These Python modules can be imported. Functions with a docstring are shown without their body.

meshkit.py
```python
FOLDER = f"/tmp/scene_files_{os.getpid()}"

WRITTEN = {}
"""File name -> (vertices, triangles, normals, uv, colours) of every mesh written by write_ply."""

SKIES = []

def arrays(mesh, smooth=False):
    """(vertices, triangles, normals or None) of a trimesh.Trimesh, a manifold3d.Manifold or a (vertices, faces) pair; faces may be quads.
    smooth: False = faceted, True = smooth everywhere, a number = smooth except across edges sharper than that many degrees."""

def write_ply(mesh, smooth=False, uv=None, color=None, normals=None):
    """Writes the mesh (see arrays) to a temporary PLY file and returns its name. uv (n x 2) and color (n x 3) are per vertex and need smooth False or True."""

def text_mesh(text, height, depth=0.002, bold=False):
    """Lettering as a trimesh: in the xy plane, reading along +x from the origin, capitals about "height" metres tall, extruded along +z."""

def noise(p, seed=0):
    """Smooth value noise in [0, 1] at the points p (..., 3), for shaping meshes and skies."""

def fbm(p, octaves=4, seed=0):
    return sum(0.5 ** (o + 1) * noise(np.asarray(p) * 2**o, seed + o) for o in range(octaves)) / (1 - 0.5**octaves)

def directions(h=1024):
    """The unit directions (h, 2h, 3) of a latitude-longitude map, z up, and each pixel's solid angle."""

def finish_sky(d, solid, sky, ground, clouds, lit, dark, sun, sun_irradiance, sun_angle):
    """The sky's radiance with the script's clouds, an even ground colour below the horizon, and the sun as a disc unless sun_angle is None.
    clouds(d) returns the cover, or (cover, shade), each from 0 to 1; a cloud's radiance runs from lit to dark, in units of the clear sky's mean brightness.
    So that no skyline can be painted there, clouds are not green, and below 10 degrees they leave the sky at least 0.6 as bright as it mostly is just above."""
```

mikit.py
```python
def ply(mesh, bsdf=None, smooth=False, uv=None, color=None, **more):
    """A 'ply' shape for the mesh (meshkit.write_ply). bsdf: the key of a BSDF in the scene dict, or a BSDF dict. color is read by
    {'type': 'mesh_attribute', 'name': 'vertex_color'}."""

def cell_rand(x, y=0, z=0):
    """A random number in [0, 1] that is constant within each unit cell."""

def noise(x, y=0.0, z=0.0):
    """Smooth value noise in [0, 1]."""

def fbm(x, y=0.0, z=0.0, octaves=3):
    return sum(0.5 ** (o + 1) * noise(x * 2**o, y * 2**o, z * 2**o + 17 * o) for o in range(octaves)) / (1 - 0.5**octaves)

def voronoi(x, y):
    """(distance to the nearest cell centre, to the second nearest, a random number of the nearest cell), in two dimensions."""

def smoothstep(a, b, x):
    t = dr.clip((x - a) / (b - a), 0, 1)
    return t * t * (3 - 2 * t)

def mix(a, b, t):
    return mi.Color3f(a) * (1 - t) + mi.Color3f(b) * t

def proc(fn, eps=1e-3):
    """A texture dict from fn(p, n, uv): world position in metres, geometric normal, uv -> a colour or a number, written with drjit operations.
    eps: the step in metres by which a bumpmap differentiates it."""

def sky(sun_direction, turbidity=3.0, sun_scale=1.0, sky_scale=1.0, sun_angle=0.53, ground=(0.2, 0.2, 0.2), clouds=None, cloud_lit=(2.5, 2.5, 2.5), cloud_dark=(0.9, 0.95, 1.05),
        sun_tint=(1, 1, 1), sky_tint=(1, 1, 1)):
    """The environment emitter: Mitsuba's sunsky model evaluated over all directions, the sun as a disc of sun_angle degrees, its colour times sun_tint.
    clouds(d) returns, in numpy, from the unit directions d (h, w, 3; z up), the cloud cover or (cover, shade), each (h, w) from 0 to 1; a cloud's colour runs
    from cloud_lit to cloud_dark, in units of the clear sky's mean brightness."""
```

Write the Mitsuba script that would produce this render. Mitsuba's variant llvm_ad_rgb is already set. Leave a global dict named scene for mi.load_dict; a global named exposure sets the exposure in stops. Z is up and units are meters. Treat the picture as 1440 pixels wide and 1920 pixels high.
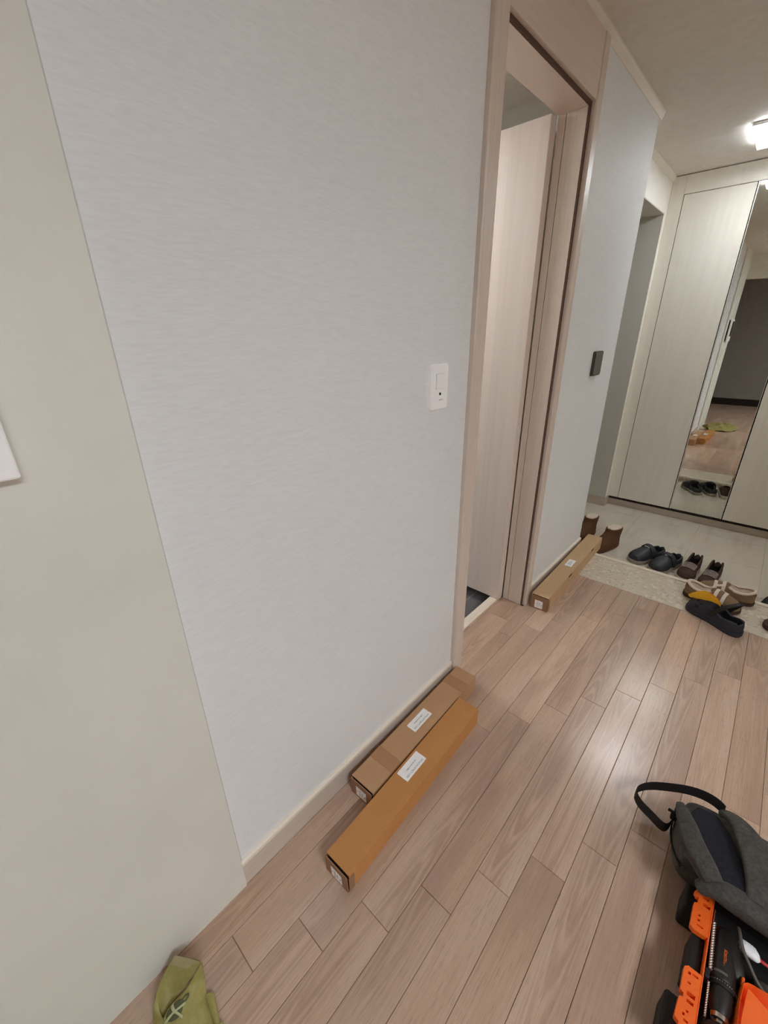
import math, random
import numpy as np, trimesh, drjit as dr, mitsuba as mi, mikit, meshkit
import manifold3d as m3
from shapely.geometry import Polygon, box as sbox
from shapely.ops import unary_union
from mikit import proc, noise, fbm, cell_rand, smoothstep, mix
T = mi.ScalarTransform4f
scene, labels = {}, {}
random.seed(7)
rng = np.random.default_rng(7)

# ---------------------------------------------------------------- camera, lights, exposure
CAM = (0.0, 0.0, 1.37)
YAW, PITCH, ROLL, FPX = 0.7455, -0.4037, 0.0153, 781.995
_cy, _sy, _cp, _sp = math.cos(YAW), math.sin(YAW), math.cos(PITCH), math.sin(PITCH)
_f = np.array([_cy * _cp, _sy * _cp, _sp]); _r = np.array([_sy, -_cy, 0.0]); _d = np.cross(_f, _r)
_up = -(-math.sin(ROLL) * _r + math.cos(ROLL) * _d)
scene['camera'] = {'type': 'perspective', 'fov': math.degrees(2 * math.atan(720 / FPX)), 'fov_axis': 'x', 'near_clip': 0.02, 'far_clip': 50.0,
                   'to_world': T().look_at(origin=list(CAM), target=list(np.array(CAM) + _f), up=list(_up))}
exposure = 0.57
ENTRY_LIGHT = (13.5, 14.2, 15.0)      # square ceiling lamp over the entry tiles
ROOM_LIGHT = (25.5, 27.0, 28.6)       # long ceiling lamp of the open room right of the corridor (outside the frame)
BATH_LIGHT = (46.0, 46.5, 47.5)          # round ceiling lamp inside the bathroom (outside the frame)

# ---------------------------------------------------------------- helpers
def lab(key, label=None, cat=None, group=None, kind=None):
    d = labels.setdefault(key, {})
    for k, v in (('label', label), ('category', cat), ('group', group), ('kind', kind)):
        if v: d[k] = v
    return key

def key_for(name):
    if name not in scene and name not in labels and not any(k.startswith(name + '__') for k in scene): return name
    i = 1
    while f'{name}_{i:03d}' in scene or f'{name}_{i:03d}' in labels or any(k.startswith(f'{name}_{i:03d}__') for k in scene): i += 1
    return f'{name}_{i:03d}'

def thing(name, label, cat, group=None):
    return lab(key_for(name), label, cat, group)

_count = {}
def add(parent, name, mesh, m, smooth=False, label=None, uv=None, kind=None):
    base = f'{parent}__{name}' if parent else name
    i = _count.get(base, 0); _count[base] = i + 1
    key = base if i == 0 else f'{base}_{i:03d}'
    scene[key] = mikit.ply(mesh, m, smooth=smooth, uv=uv)
    if label or kind: lab(key, label, None, None, kind)
    return key

def struct(name, mesh=None, m=None, label=None, cat=None, smooth=False):
    if mesh is not None: scene[name] = mikit.ply(mesh, m, smooth=smooth)
    return lab(name, label, cat, None, 'structure')

def cat_(*ms):
    return trimesh.util.concatenate([x for x in ms])

def bx(x0, x1, y0, y1, z0, z1):
    b = trimesh.creation.box(extents=(x1 - x0, y1 - y0, z1 - z0)); b.apply_translation(((x0 + x1) / 2, (y0 + y1) / 2, (z0 + z1) / 2)); return b

def cbx(x0, x1, y0, y1, z0, z1, c=0.002):
    c = min(c, (x1 - x0) * .45, (y1 - y0) * .45, (z1 - z0) * .45)
    P = []
    for X, sx in ((x0, 1), (x1, -1)):
        for Y, sy in ((y0, 1), (y1, -1)):
            for Z, sz in ((z0, 1), (z1, -1)):
                P += [(X, Y + sy * c, Z + sz * c), (X + sx * c, Y, Z + sz * c), (X + sx * c, Y + sy * c, Z)]
    return trimesh.convex.convex_hull(np.array(P))

def rbx(x0, x1, y0, y1, z0, z1, r=0.01, seg=16):
    """box with round edges: the hull of eight spheres"""
    s = trimesh.creation.icosphere(subdivisions=2, radius=r).vertices
    P = np.vstack([s + (X, Y, Z) for X in (x0 + r, x1 - r) for Y in (y0 + r, y1 - r) for Z in (z0 + r, z1 - r)])
    return trimesh.convex.convex_hull(P)

def extr(poly, h, z=0.0):
    poly = poly if hasattr(poly, 'exterior') else Polygon(poly)
    m = trimesh.creation.extrude_polygon(poly, h, engine='earcut'); m.apply_translation((0, 0, z)); return m

def prism(pts2, axis, a, b):
    """extrude a 2-D profile along a world axis: axis 'x': pts are (y, z); axis 'y': pts are (x, z)"""
    m = extr(pts2, b - a)
    v = m.vertices.copy()
    if axis == 'x': m.vertices = np.c_[v[:, 2] + a, v[:, 0], v[:, 1]]
    else: m.vertices = np.c_[v[:, 0], v[:, 2] + a, v[:, 1]]; m.invert()
    return m

def grid_mesh(P, close_u=False, close_v=False):
    P = np.asarray(P, float); n, k = P.shape[:2]
    F = []
    for i in range(n if close_u else n - 1):
        for j in range(k if close_v else k - 1):
            a, b = i * k + j, i * k + (j + 1) % k
            c, d = ((i + 1) % n) * k + (j + 1) % k, ((i + 1) % n) * k + j
            F += [(a, b, c), (a, c, d)]
    return trimesh.Trimesh(P.reshape(-1, 3), np.array(F), process=False)

def loft(secs):
    """closed rings (n, m, 3) -> a capped solid"""
    secs = np.asarray(secs, float); n, k = secs.shape[:2]
    g = grid_mesh(secs, close_v=True)
    v = np.vstack([g.vertices, secs[0].mean(0), secs[-1].mean(0)]); a, b = len(v) - 2, len(v) - 1
    f = [g.faces] + [np.array([(a, (j + 1) % k, j) for j in range(k)]), np.array([(b, (n - 1) * k + j, (n - 1) * k + (j + 1) % k) for j in range(k)])]
    m = trimesh.Trimesh(v, np.vstack(f), process=False)
    if m.volume < 0: m.invert()
    return m

def spline(pts, n):
    from scipy.interpolate import CubicSpline
    p = np.asarray(pts, float); t = np.r_[0, np.cumsum(np.linalg.norm(np.diff(p, axis=0), axis=1))]
    return CubicSpline(t, p)(np.linspace(0, t[-1], n))

def ribbon(pts, width, thick, up, n=40, k=16, e=0.45):
    """a soft strap: a flattened ring swept along pts; up is the strap's face normal (one or one per point)"""
    P = spline(pts, n)
    def per(x, d):
        x = np.asarray(x, float)
        if x.ndim == d: return np.broadcast_to(x, (n,) + x.shape)
        s = np.linspace(0, 1, len(x)); q = np.linspace(0, 1, n)
        return np.stack([np.interp(q, s, x[..., i]) for i in range(x.shape[-1])], -1) if d else np.interp(q, s, x)
    W, H, U = per(width, 0), per(thick, 0), per(up, 1)
    tan = np.gradient(P, axis=0); tan /= np.linalg.norm(tan, axis=1, keepdims=True)
    side = np.cross(tan, U); side /= np.linalg.norm(side, axis=1, keepdims=True)
    nrm = np.cross(side, tan)
    a = np.linspace(0, 2 * np.pi, k, endpoint=False)
    ca, sa = np.sign(np.cos(a)) * np.abs(np.cos(a)) ** e, np.sign(np.sin(a)) * np.abs(np.sin(a)) ** e
    return loft(P[:, None] + side[:, None] * (ca[None, :, None] * W[:, None, None] / 2) + nrm[:, None] * (sa[None, :, None] * H[:, None, None] / 2))

def tube(pts, r, n=40, k=8):
    return ribbon(pts, np.asarray(r) * 2, np.asarray(r) * 2, (0.13, 0.21, 1.0), n, k, e=1.0)

def lathe(prof, p0, axis, k=32):
    """prof: list of (distance along the axis, radius)"""
    ax = np.asarray(axis, float); ax /= np.linalg.norm(ax)
    u = np.cross(ax, (0.1, 0.2, 1.0)); u /= np.linalg.norm(u); w = np.cross(ax, u)
    a = np.linspace(0, 2 * np.pi, k, endpoint=False)
    return loft([np.asarray(p0) + ax * d + r * (np.cos(a)[:, None] * u + np.sin(a)[:, None] * w) for d, r in prof])

def rot_to(mesh, ang, loc):
    m = mesh.copy(); m.apply_transform(trimesh.transformations.rotation_matrix(ang, (0, 0, 1))); m.apply_translation(loc); return m

def text_at(t, h, origin, xdir, ydir, depth=0.0006, width=None):
    """lettering that reads along xdir with its tops towards ydir"""
    m = meshkit.text_mesh(t, h, depth)
    if width: m.apply_scale((width / (m.bounds[1][0] - m.bounds[0][0]), 1, 1))
    x, y = np.asarray(xdir, float), np.asarray(ydir, float); x /= np.linalg.norm(x); y /= np.linalg.norm(y)
    M = np.eye(4); M[:3, 0], M[:3, 1], M[:3, 2], M[:3, 3] = x, y, np.cross(x, y), origin
    m.apply_transform(M); return m

# ---------------------------------------------------------------- materials
def srgb(r, g, b):
    return [((c / 255 + .055) / 1.055) ** 2.4 if c > 10 else c / 255 / 12.92 for c in (r, g, b)]

def mat(key, color, rough=0.5, spec=0.5, metal=0.0, bump=None, bscale=1.0, eps=1e-3, **more):
    col = proc(color) if callable(color) else {'type': 'rgb', 'value': list(color)}
    b = {'type': 'principled', 'base_color': col, 'roughness': proc(rough) if callable(rough) else rough, 'specular': spec, 'metallic': metal, **more}
    if bump: b = {'type': 'bumpmap', 'tex': proc(bump, eps), 'scale': bscale, 'bsdf': b}
    scene[key] = {'type': 'twosided', 'bsdf': b}
    return key

def plank_fn(p, n, uv):
    u, v = uv.x, uv.y
    ident = dr.floor(v); y = v - ident - 0.3
    tone = cell_rand(ident, 3); t2 = cell_rand(ident, 5)
    warp = fbm(u * 1.6, y * 9.0 + ident * 3.7, 0.0, 3)
    yc = 0.025 + 0.045 * cell_rand(ident, 8)
    dy = y - yc; flip = dr.select(cell_rand(ident, 11) > 0.5, 1.0, -1.0)
    ring = dy * dy * 2300.0 + u * 5.0 * flip + warp * 4.5
    g = ring - dr.floor(ring)
    arch = smoothstep(0.0, 0.55, g) * (1 - smoothstep(0.75, 1.0, g))
    fig = smoothstep(0.25, 0.55, noise(u * 1.3 + ident * 7.3, 1.0, 4.0)) * (1 - smoothstep(0.014, 0.045, dr.abs(dy))) * smoothstep(0.15, 0.35, cell_rand(ident, 13))
    fine = fbm(u * 9.0, y * 420.0, 1.0, 3)
    pores = smoothstep(0.66, 0.86, noise(u * 34.0, y * 900.0, 7.0))
    blot = fbm(u * 2.3, y * 14.0, 9.0, 3)
    c = mix(srgb(181, 152, 131), srgb(199, 172, 151), fine)
    c = mix(c, srgb(154, 124, 108), arch * fig * 0.5)
    c = mix(c, srgb(158, 129, 116), smoothstep(0.45, 0.75, blot) * 0.5)
    c = mix(c, srgb(205, 182, 166), smoothstep(0.52, 0.8, 1 - blot) * 0.35)
    c = mix(c, srgb(140, 112, 100), pores * 0.28)
    return c * (0.90 + 0.17 * tone) * mix((1.0, 1.0, 1.0), (1.02, 0.985, 0.95), t2)
mat('mat_plank', plank_fn, rough=0.23, spec=0.62)
mat('mat_subfloor', srgb(70, 52, 44), 0.9)

def paper_fn(p, n, uv):
    f = fbm((p.x + p.y) * 55.0, p.z * 420.0, 0.0, 2); b = fbm((p.x + p.y) * 3.0, p.z * 3.0, 5.0, 2)
    return mix(srgb(219, 221, 223), srgb(233, 236, 238), f * 0.6 + b * 0.4)
def paper_bump(p, n, uv): return fbm((p.x + p.y) * 60.0, p.z * 430.0, 0.0, 2)
mat('mat_wallpaper', paper_fn, 0.6, 0.35, bump=paper_bump, bscale=0.0005, eps=1e-3)
def pier_fn(p, n, uv):
    b = fbm((p.x + p.y) * 5.0, p.z * 5.0, 5.0, 3)
    return mix(srgb(214, 214, 206), srgb(226, 226, 219), b)
mat('mat_pier', pier_fn, 0.65, 0.3, bump=lambda p, n, uv: fbm((p.x + p.y) * 90.0, p.z * 90.0, 0.0, 2), bscale=0.0006, eps=2e-3)
mat('mat_entrywall', lambda p, n, uv: mix(srgb(226, 222, 212), srgb(234, 230, 221), fbm(p.y * 14.0 + p.x * 14, p.z * 14.0, 1.0, 2)), 0.6, 0.3)
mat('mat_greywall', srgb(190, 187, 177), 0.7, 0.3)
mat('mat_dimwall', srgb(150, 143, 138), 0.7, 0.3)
mat('mat_ceiling', lambda p, n, uv: mix(srgb(206, 200, 192), srgb(216, 211, 203), fbm(p.x * 40.0, p.y * 40.0, 0.0, 3)), 0.75, 0.25)
mat('mat_crown', srgb(222, 213, 201), 0.5, 0.4)

def casing_fn(p, n, uv):
    a = (p.x + p.y) * 160.0
    f = fbm(a, p.z * 5.0, 0.0, 3); g = fbm((p.x + p.y) * 26.0, p.z * 0.9, 3.0, 2)
    c = mix(srgb(205, 190, 178), srgb(219, 205, 194), f * 0.5 + g * 0.5)
    return mix(c, srgb(190, 171, 158), smoothstep(0.66, 0.9, noise(a * 2.2, p.z * 16.0, 6.0)) * 0.25)
mat('mat_casing', casing_fn, 0.38, 0.5)
def trans_fn(p, n, uv):
    f = fbm(p.z * 160.0, p.x * 5.0, 0.0, 3)
    return mix(srgb(208, 191, 179), srgb(217, 201, 190), f)
mat('mat_transom', trans_fn, 0.38, 0.5)
def leaf_fn(p, n, uv):
    f = fbm(p.y * 120.0, p.z * 3.0, 0.0, 3); g = fbm(p.y * 20.0, p.z * 0.7, 3.0, 2)
    c = mix(srgb(219, 205, 196), srgb(234, 222, 214), f * 0.5 + g * 0.5)
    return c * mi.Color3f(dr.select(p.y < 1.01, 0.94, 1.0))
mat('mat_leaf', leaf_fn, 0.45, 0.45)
mat('mat_baseboard', lambda p, n, uv: mix(srgb(196, 184, 173), srgb(208, 197, 187), fbm(p.x * 5.0, p.z * 120.0, 0.0, 2)), 0.45, 0.45)
mat('mat_cap', srgb(232, 222, 208), 0.4, 0.5)
mat('mat_shadeline', srgb(196, 196, 194), 0.8, 0.2)
mat('mat_gapshade', srgb(92, 72, 62), 0.8, 0.2)
mat('mat_sill', lambda p, n, uv: mix(srgb(232, 218, 200), srgb(242, 230, 214), fbm(p.x * 5.0, p.y * 120.0, 0.0, 2)), 0.4, 0.5)
mat('mat_bathtile', lambda p, n, uv: mix(srgb(100, 99, 101), srgb(118, 117, 119), fbm(p.x * 12.0, p.y * 12.0, 0.0, 3)), 0.35, 0.5)
mat('mat_grout', srgb(190, 186, 180), 0.9, 0.2)
def terr_fn(p, n, uv):
    d1, d2, w = mikit.voronoi(p.x * 42.0 + fbm(p.x * 30.0, p.y * 30.0) * 1.6, p.y * 30.0)
    e1, e2, w2 = mikit.voronoi(p.x * 60.0, p.y * 60.0 + fbm(p.x * 50.0, p.y * 50.0) * 1.3)
    c = mix(srgb(200, 187, 168), srgb(212, 200, 182), fbm(p.x * 14.0, p.y * 14.0, 0.0, 3))
    c = mix(c, srgb(232, 225, 211), smoothstep(0.62, 0.7, w) * (1 - smoothstep(0.15, 0.45, d1)) * 0.6)
    c = mix(c, srgb(160, 146, 128), smoothstep(0.7, 0.78, w2) * (1 - smoothstep(0.25, 0.4, e1)) * 0.55)
    return c
mat('mat_terrazzo', terr_fn, 0.3, 0.5)
mat('mat_nosing', srgb(226, 216, 196), 0.35, 0.5)
def etile_fn(p, n, uv):
    c = mix(srgb(196, 188, 174), srgb(210, 203, 190), fbm(p.x * 5.0, p.y * 5.0, 0.0, 4))
    return mix(c, srgb(182, 172, 156), smoothstep(0.55, 0.8, fbm(p.x * 3.0 + 9, p.y * 18.0, 2.0, 3)) * 0.4)
mat('mat_entrytile', etile_fn, 0.22, 0.5)
mat('mat_entrygrout', srgb(180, 170, 156), 0.9, 0.2)
mat('mat_skirttile', lambda p, n, uv: mix(srgb(172, 158, 144), srgb(190, 178, 164), fbm(p.y * 9.0 + p.x * 9, p.z * 30.0, 0.0, 3)), 0.35, 0.5)
mat('mat_cabinet', lambda p, n, uv: mix(srgb(222, 216, 202), srgb(230, 225, 212), fbm(p.y * 60.0, p.z * 4.0, 0.0, 3)), 0.55, 0.4)
scene['mat_mirror'] = {'type': 'twosided', 'bsdf': {'type': 'conductor', 'material': 'Ag', 'specular_reflectance': {'type': 'rgb', 'value': [0.80, 0.83, 0.82]}}}
mat('mat_alu', srgb(224, 224, 220), 0.3, 0.5, 0.7)
mat('mat_black', srgb(26, 24, 23), 0.6, 0.4)
mat('mat_dark', srgb(40, 32, 28), 0.8, 0.3)
mat('mat_white', srgb(249, 249, 250), 0.35, 0.5)
mat('mat_whiteedge', srgb(214, 214, 216), 0.4, 0.5)
mat('mat_greyplate', srgb(92, 86, 80), 0.35, 0.5)
mat('mat_greyplate_edge', srgb(64, 58, 54), 0.4, 0.5)
def card(a, b):
    return lambda p, n, uv: mix(srgb(*a), srgb(*b), 0.6 * fbm(p.x * 7.0, p.y * 30.0, p.z * 8.0, 3) + 0.4 * fbm(p.x * 160.0, p.y * 160.0, p.z * 160.0, 2))
mat('mat_card_orange', card((176, 120, 66), (196, 140, 84)), 0.62, 0.35)
mat('mat_card_brown', card((172, 132, 96), (190, 150, 113)), 0.62, 0.35)
mat('mat_card_tan', card((180, 146, 108), (198, 166, 128)), 0.62, 0.35)
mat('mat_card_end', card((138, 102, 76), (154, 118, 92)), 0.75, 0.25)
mat('mat_tape', srgb(166, 122, 84), 0.18, 0.6, clearcoat=0.5)
mat('mat_sticker', srgb(240, 238, 236), 0.45, 0.4)
mat('mat_ink', srgb(150, 148, 150), 0.6, 0.3)
mat('mat_inkdark', srgb(96, 92, 94), 0.6, 0.3)
def fab(a, b, s=260.0):
    return lambda p, n, uv: mix(srgb(*a), srgb(*b), 0.5 * noise(p.x * s, p.y * s, p.z * s) + 0.5 * fbm(p.x * s * .3, p.y * s * .3, p.z * s * .3, 2))
mat('mat_bagfabric', fab((54, 52, 50), (92, 90, 86)), 0.85, 0.2, sheen=0.4)
mat('mat_bagmesh', fab((26, 27, 34), (44, 45, 54), 400.0), 0.8, 0.2, sheen=0.2)
mat('mat_web', srgb(34, 32, 31), 0.7, 0.3)
mat('mat_orange', lambda p, n, uv: mix(srgb(236, 96, 28), srgb(244, 110, 38), fbm(p.x * 30.0, p.y * 30.0, p.z * 30.0, 2)), 0.42, 0.5)
mat('mat_chrome', srgb(216, 214, 210), 0.22, 0.5, 1.0)
mat('mat_bit', srgb(206, 196, 186), 0.35, 0.5, 0.85)
mat('mat_red', srgb(206, 70, 74), 0.5, 0.4)
mat('mat_drill', srgb(30, 27, 25), 0.45, 0.5)
mat('mat_drillgrey', srgb(96, 90, 84), 0.5, 0.4)
mat('mat_sack', fab((146, 137, 78), (168, 160, 102), 180.0), 0.55, 0.35)
mat('mat_sackhem', fab((158, 146, 104), (176, 164, 124), 180.0), 0.5, 0.4)
mat('mat_sackprint', srgb(84, 88, 62), 0.6, 0.3)
mat('mat_sackline', srgb(176, 180, 136), 0.6, 0.3)
mat('mat_navyclog', srgb(44, 46, 50), 0.5, 0.4)
mat('mat_greysole', srgb(150, 140, 126), 0.7, 0.3)
mat('mat_palesole', srgb(196, 186, 170), 0.7, 0.3)
mat('mat_darklining', srgb(30, 27, 26), 0.9, 0.2)
mat('mat_brownsuede', fab((84, 57, 41), (102, 71, 51), 90.0), 0.9, 0.2)
mat('mat_darkbrown', fab((62, 48, 42), (80, 62, 54), 120.0), 0.85, 0.2)
mat('mat_taupe', fab((116, 92, 68), (134, 108, 82), 90.0), 0.8, 0.25)
mat('mat_cream', fab((206, 190, 172), (228, 214, 198), 200.0), 0.9, 0.2)
mat('mat_navy', srgb(40, 42, 52), 0.55, 0.4)
mat('mat_yellow', srgb(253, 194, 44), 0.45, 0.4)
mat('mat_lace', srgb(176, 162, 156), 0.8, 0.3)

# ---------------------------------------------------------------- floor: oak planks
Y0, PITCHY, PLEN, STAG = 0.657, 0.095, 0.806, 0.1322
YW = 0.725                                            # face of the left baseboard
def plank_mesh(x0, x1, y0, y1, ident, z=0.0, g=0.0005, c=0.0011, t=0.008):
    x0, x1, y0, y1 = x0 + g, x1 - g, y0 + g, y1 - g
    V = [(x0, y0, z - t), (x1, y0, z - t), (x1, y1, z - t), (x0, y1, z - t), (x0, y0, z - c), (x1, y0, z - c), (x1, y1, z - c), (x0, y1, z - c),
         (x0 + c, y0 + c, z), (x1 - c, y0 + c, z), (x1 - c, y1 - c, z), (x0 + c, y1 - c, z)]
    F = [(8, 9, 10, 11)] + [(a, (a + 1) % 4, (a + 1) % 4 + 4, a + 4) for a in range(4)] + [(a + 4, (a + 1) % 4 + 4, (a + 1) % 4 + 8, a + 8) for a in range(4)]
    V = np.array(V)
    m = trimesh.Trimesh(V, [t3 for q in F for t3 in ((q[0], q[1], q[2]), (q[0], q[2], q[3]))], process=False)
    off = random.uniform(0, 20)
    uv = np.c_[V[:, 0] + off, np.clip(V[:, 1] - y0, 0.0005, 0.5) + ident + 0.3]
    return m, uv
struct('floor', label='pinkish beige oak plank floor of the corridor', cat='floor')
add('floor', 'subfloor', bx(-3.0, 2.404, -2.6, 0.72, -0.06, -0.0075), 'mat_subfloor')
ident = 0
far_planks, far_uv = [], []
for k in range(-1, 33):
    ya, yb = Y0 - PITCHY * (k + 1), Y0 - PITCHY * k
    top = min(yb, YW + 0.0004)
    for nn in range(-5, 5):
        xa = 0.131 + STAG * k + PLEN * nn; xb = xa + PLEN
        a, b = max(xa, -2.99), min(xb, 2.404)
        if b - a < 0.02: continue
        ident += 1
        m, uv = plank_mesh(a, b, ya, top, ident)
        if k <= 13 and a > -2.4: add('floor', 'plank', m, 'mat_plank', uv=uv)
        else: far_planks.append(m); far_uv.append(uv)
# the planks run on into the doorway
for ya, yb in ((YW - 0.002, Y0 + 2 * PITCHY), (Y0 + 2 * PITCHY, 0.856)):
    for xa, xb in ((1.262, 1.55 if ya > .8 else 1.72), (1.55 if ya > .8 else 1.72, 1.886)):
        ident += 1; m, uv = plank_mesh(xa, xb, ya, yb, ident); add('floor', 'plank', m, 'mat_plank', uv=uv)
add('floor', 'subfloor', bx(1.262, 1.886, 0.724, 0.857, -0.06, -0.0075), 'mat_subfloor')
add('floor', 'far_planks', trimesh.util.concatenate(far_planks), 'mat_plank', uv=np.vstack(far_uv), kind='stuff')

# entry step: speckled stone slab with a pale nosing
struct('entry_step', label='speckled beige stone step slab with pale nosing between planks and entry tiles', cat='step')
add('entry_step', 'slab', cbx(2.407, 2.722, -0.75, YW, -0.05, 0.0, 0.001), 'mat_terrazzo')
add('entry_step', 'nosing', prism([(2.7245, -0.016), (2.7245, 0.004), (2.728, 0.0075), (2.748, 0.0075), (2.754, 0.003), (2.756, -0.006), (2.752, -0.016)], 'y', -0.75, YW), 'mat_nosing', label='pale rounded nosing strip')
add('entry_step', 'riser', bx(2.7235, 2.746, -0.75, YW, -0.05, -0.0165), 'mat_terrazzo')

struct('entry_floor', label='large glossy beige floor tiles of the sunken entry', cat='floor')
add('entry_floor', 'grout', bx(2.70, 4.0, -0.75, 1.75, -0.07, -0.0515), 'mat_entrygrout')
for i in range(-1, 4):
    for j in range(-3, 5):
        x0, x1, y0, y1 = 2.914 + .4 * (i - 1), 2.914 + .4 * i, 0.184 + .4 * (j - 1), 0.184 + .4 * j
        x0, x1, y0, y1 = max(x0, 2.747), min(x1, 3.90 if y0 < .86 else 4.0), max(y0, -0.75), min(y1, 1.75)
        if x1 - x0 > .02 and y1 - y0 > .02: add('entry_floor', 'tile', cbx(x0 + .0012, x1 - .0012, y0 + .0012, y1 - .0012, -0.06, -0.05, 0.0008), 'mat_entrytile')

# ---------------------------------------------------------------- walls and ceiling
ZC = 2.31
YL = YW + 0.010                                       # wallpaper face
struct('wall_left', cat_(bx(0.10, 1.196, YL, YL + .12, -.01, ZC), bx(1.948, 2.735, YL, 0.879, -.06, ZC)), 'mat_wallpaper', 'white textured wallpaper wall left of the corridor, cut by the doorway', 'wall')
struct('wall_near', bx(-0.50, 0.212, YW - 0.003, YL + .12, -.005, ZC), 'mat_pier', 'smooth pale grey wall panel at the near left, standing slightly proud', 'wall')
struct('shade_strip_3', bx(0.2122, 0.2165, YW + .006, YL + .002, 0.094, ZC - .033), 'mat_shadeline', 'thin grey strip painted as the shadow line of the smooth panel on the wallpaper', 'shade_line')  # grey strip paints in the shadow line beside the proud panel
struct('ceiling', cat_(bx(-3.1, 4.1, -2.7, 0.90, ZC, ZC + .05), bx(3.0, 4.1, 0.90, 1.8, ZC, ZC + .05)), 'mat_ceiling', 'plain warm white ceiling', 'ceiling')
struct('wall_entry', cat_(bx(2.735, 2.95, 0.879, 1.0, -.06, ZC), bx(2.95, 3.806, 0.879, 1.0, 2.096, ZC), bx(3.806, 4.1, 0.879, 1.0, -.06, ZC)), 'mat_entrywall', 'cream entry wall with the front door recess', 'wall')
struct('wall_recess', cat_(bx(3.800, 3.8055, 0.8795, 1.70, -.06, 2.095), bx(2.951, 3.7995, 0.8795, 1.70, 2.0905, 2.0955), bx(3.808, 3.9, 1.0, 1.70, -.06, 2.2), bx(2.85, 2.95, 1.0, 1.70, -.06, 2.2), bx(2.85, 3.9, 1.70, 1.75, -.06, 2.2), bx(2.95, 3.81, 1.0, 1.70, 2.098, 2.2)), 'mat_greywall', 'wall inside the front door recess with its shade painted in as grey', 'wall')  # thin grey sheet on the reveal puts its lack of light into colour
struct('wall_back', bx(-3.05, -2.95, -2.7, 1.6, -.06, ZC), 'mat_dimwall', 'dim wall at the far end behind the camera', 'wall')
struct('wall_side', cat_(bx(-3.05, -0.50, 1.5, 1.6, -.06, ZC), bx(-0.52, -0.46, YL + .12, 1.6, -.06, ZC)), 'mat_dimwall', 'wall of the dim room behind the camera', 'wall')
struct('wall_right', cat_(bx(1.55, 4.1, -0.85, -0.75, -.06, ZC), bx(1.55, 1.65, -2.7, -0.85, -.06, ZC), bx(-3.05, 1.65, -2.75, -2.65, -.06, ZC)), 'mat_entrywall', 'cream walls on the right side', 'wall')
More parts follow.
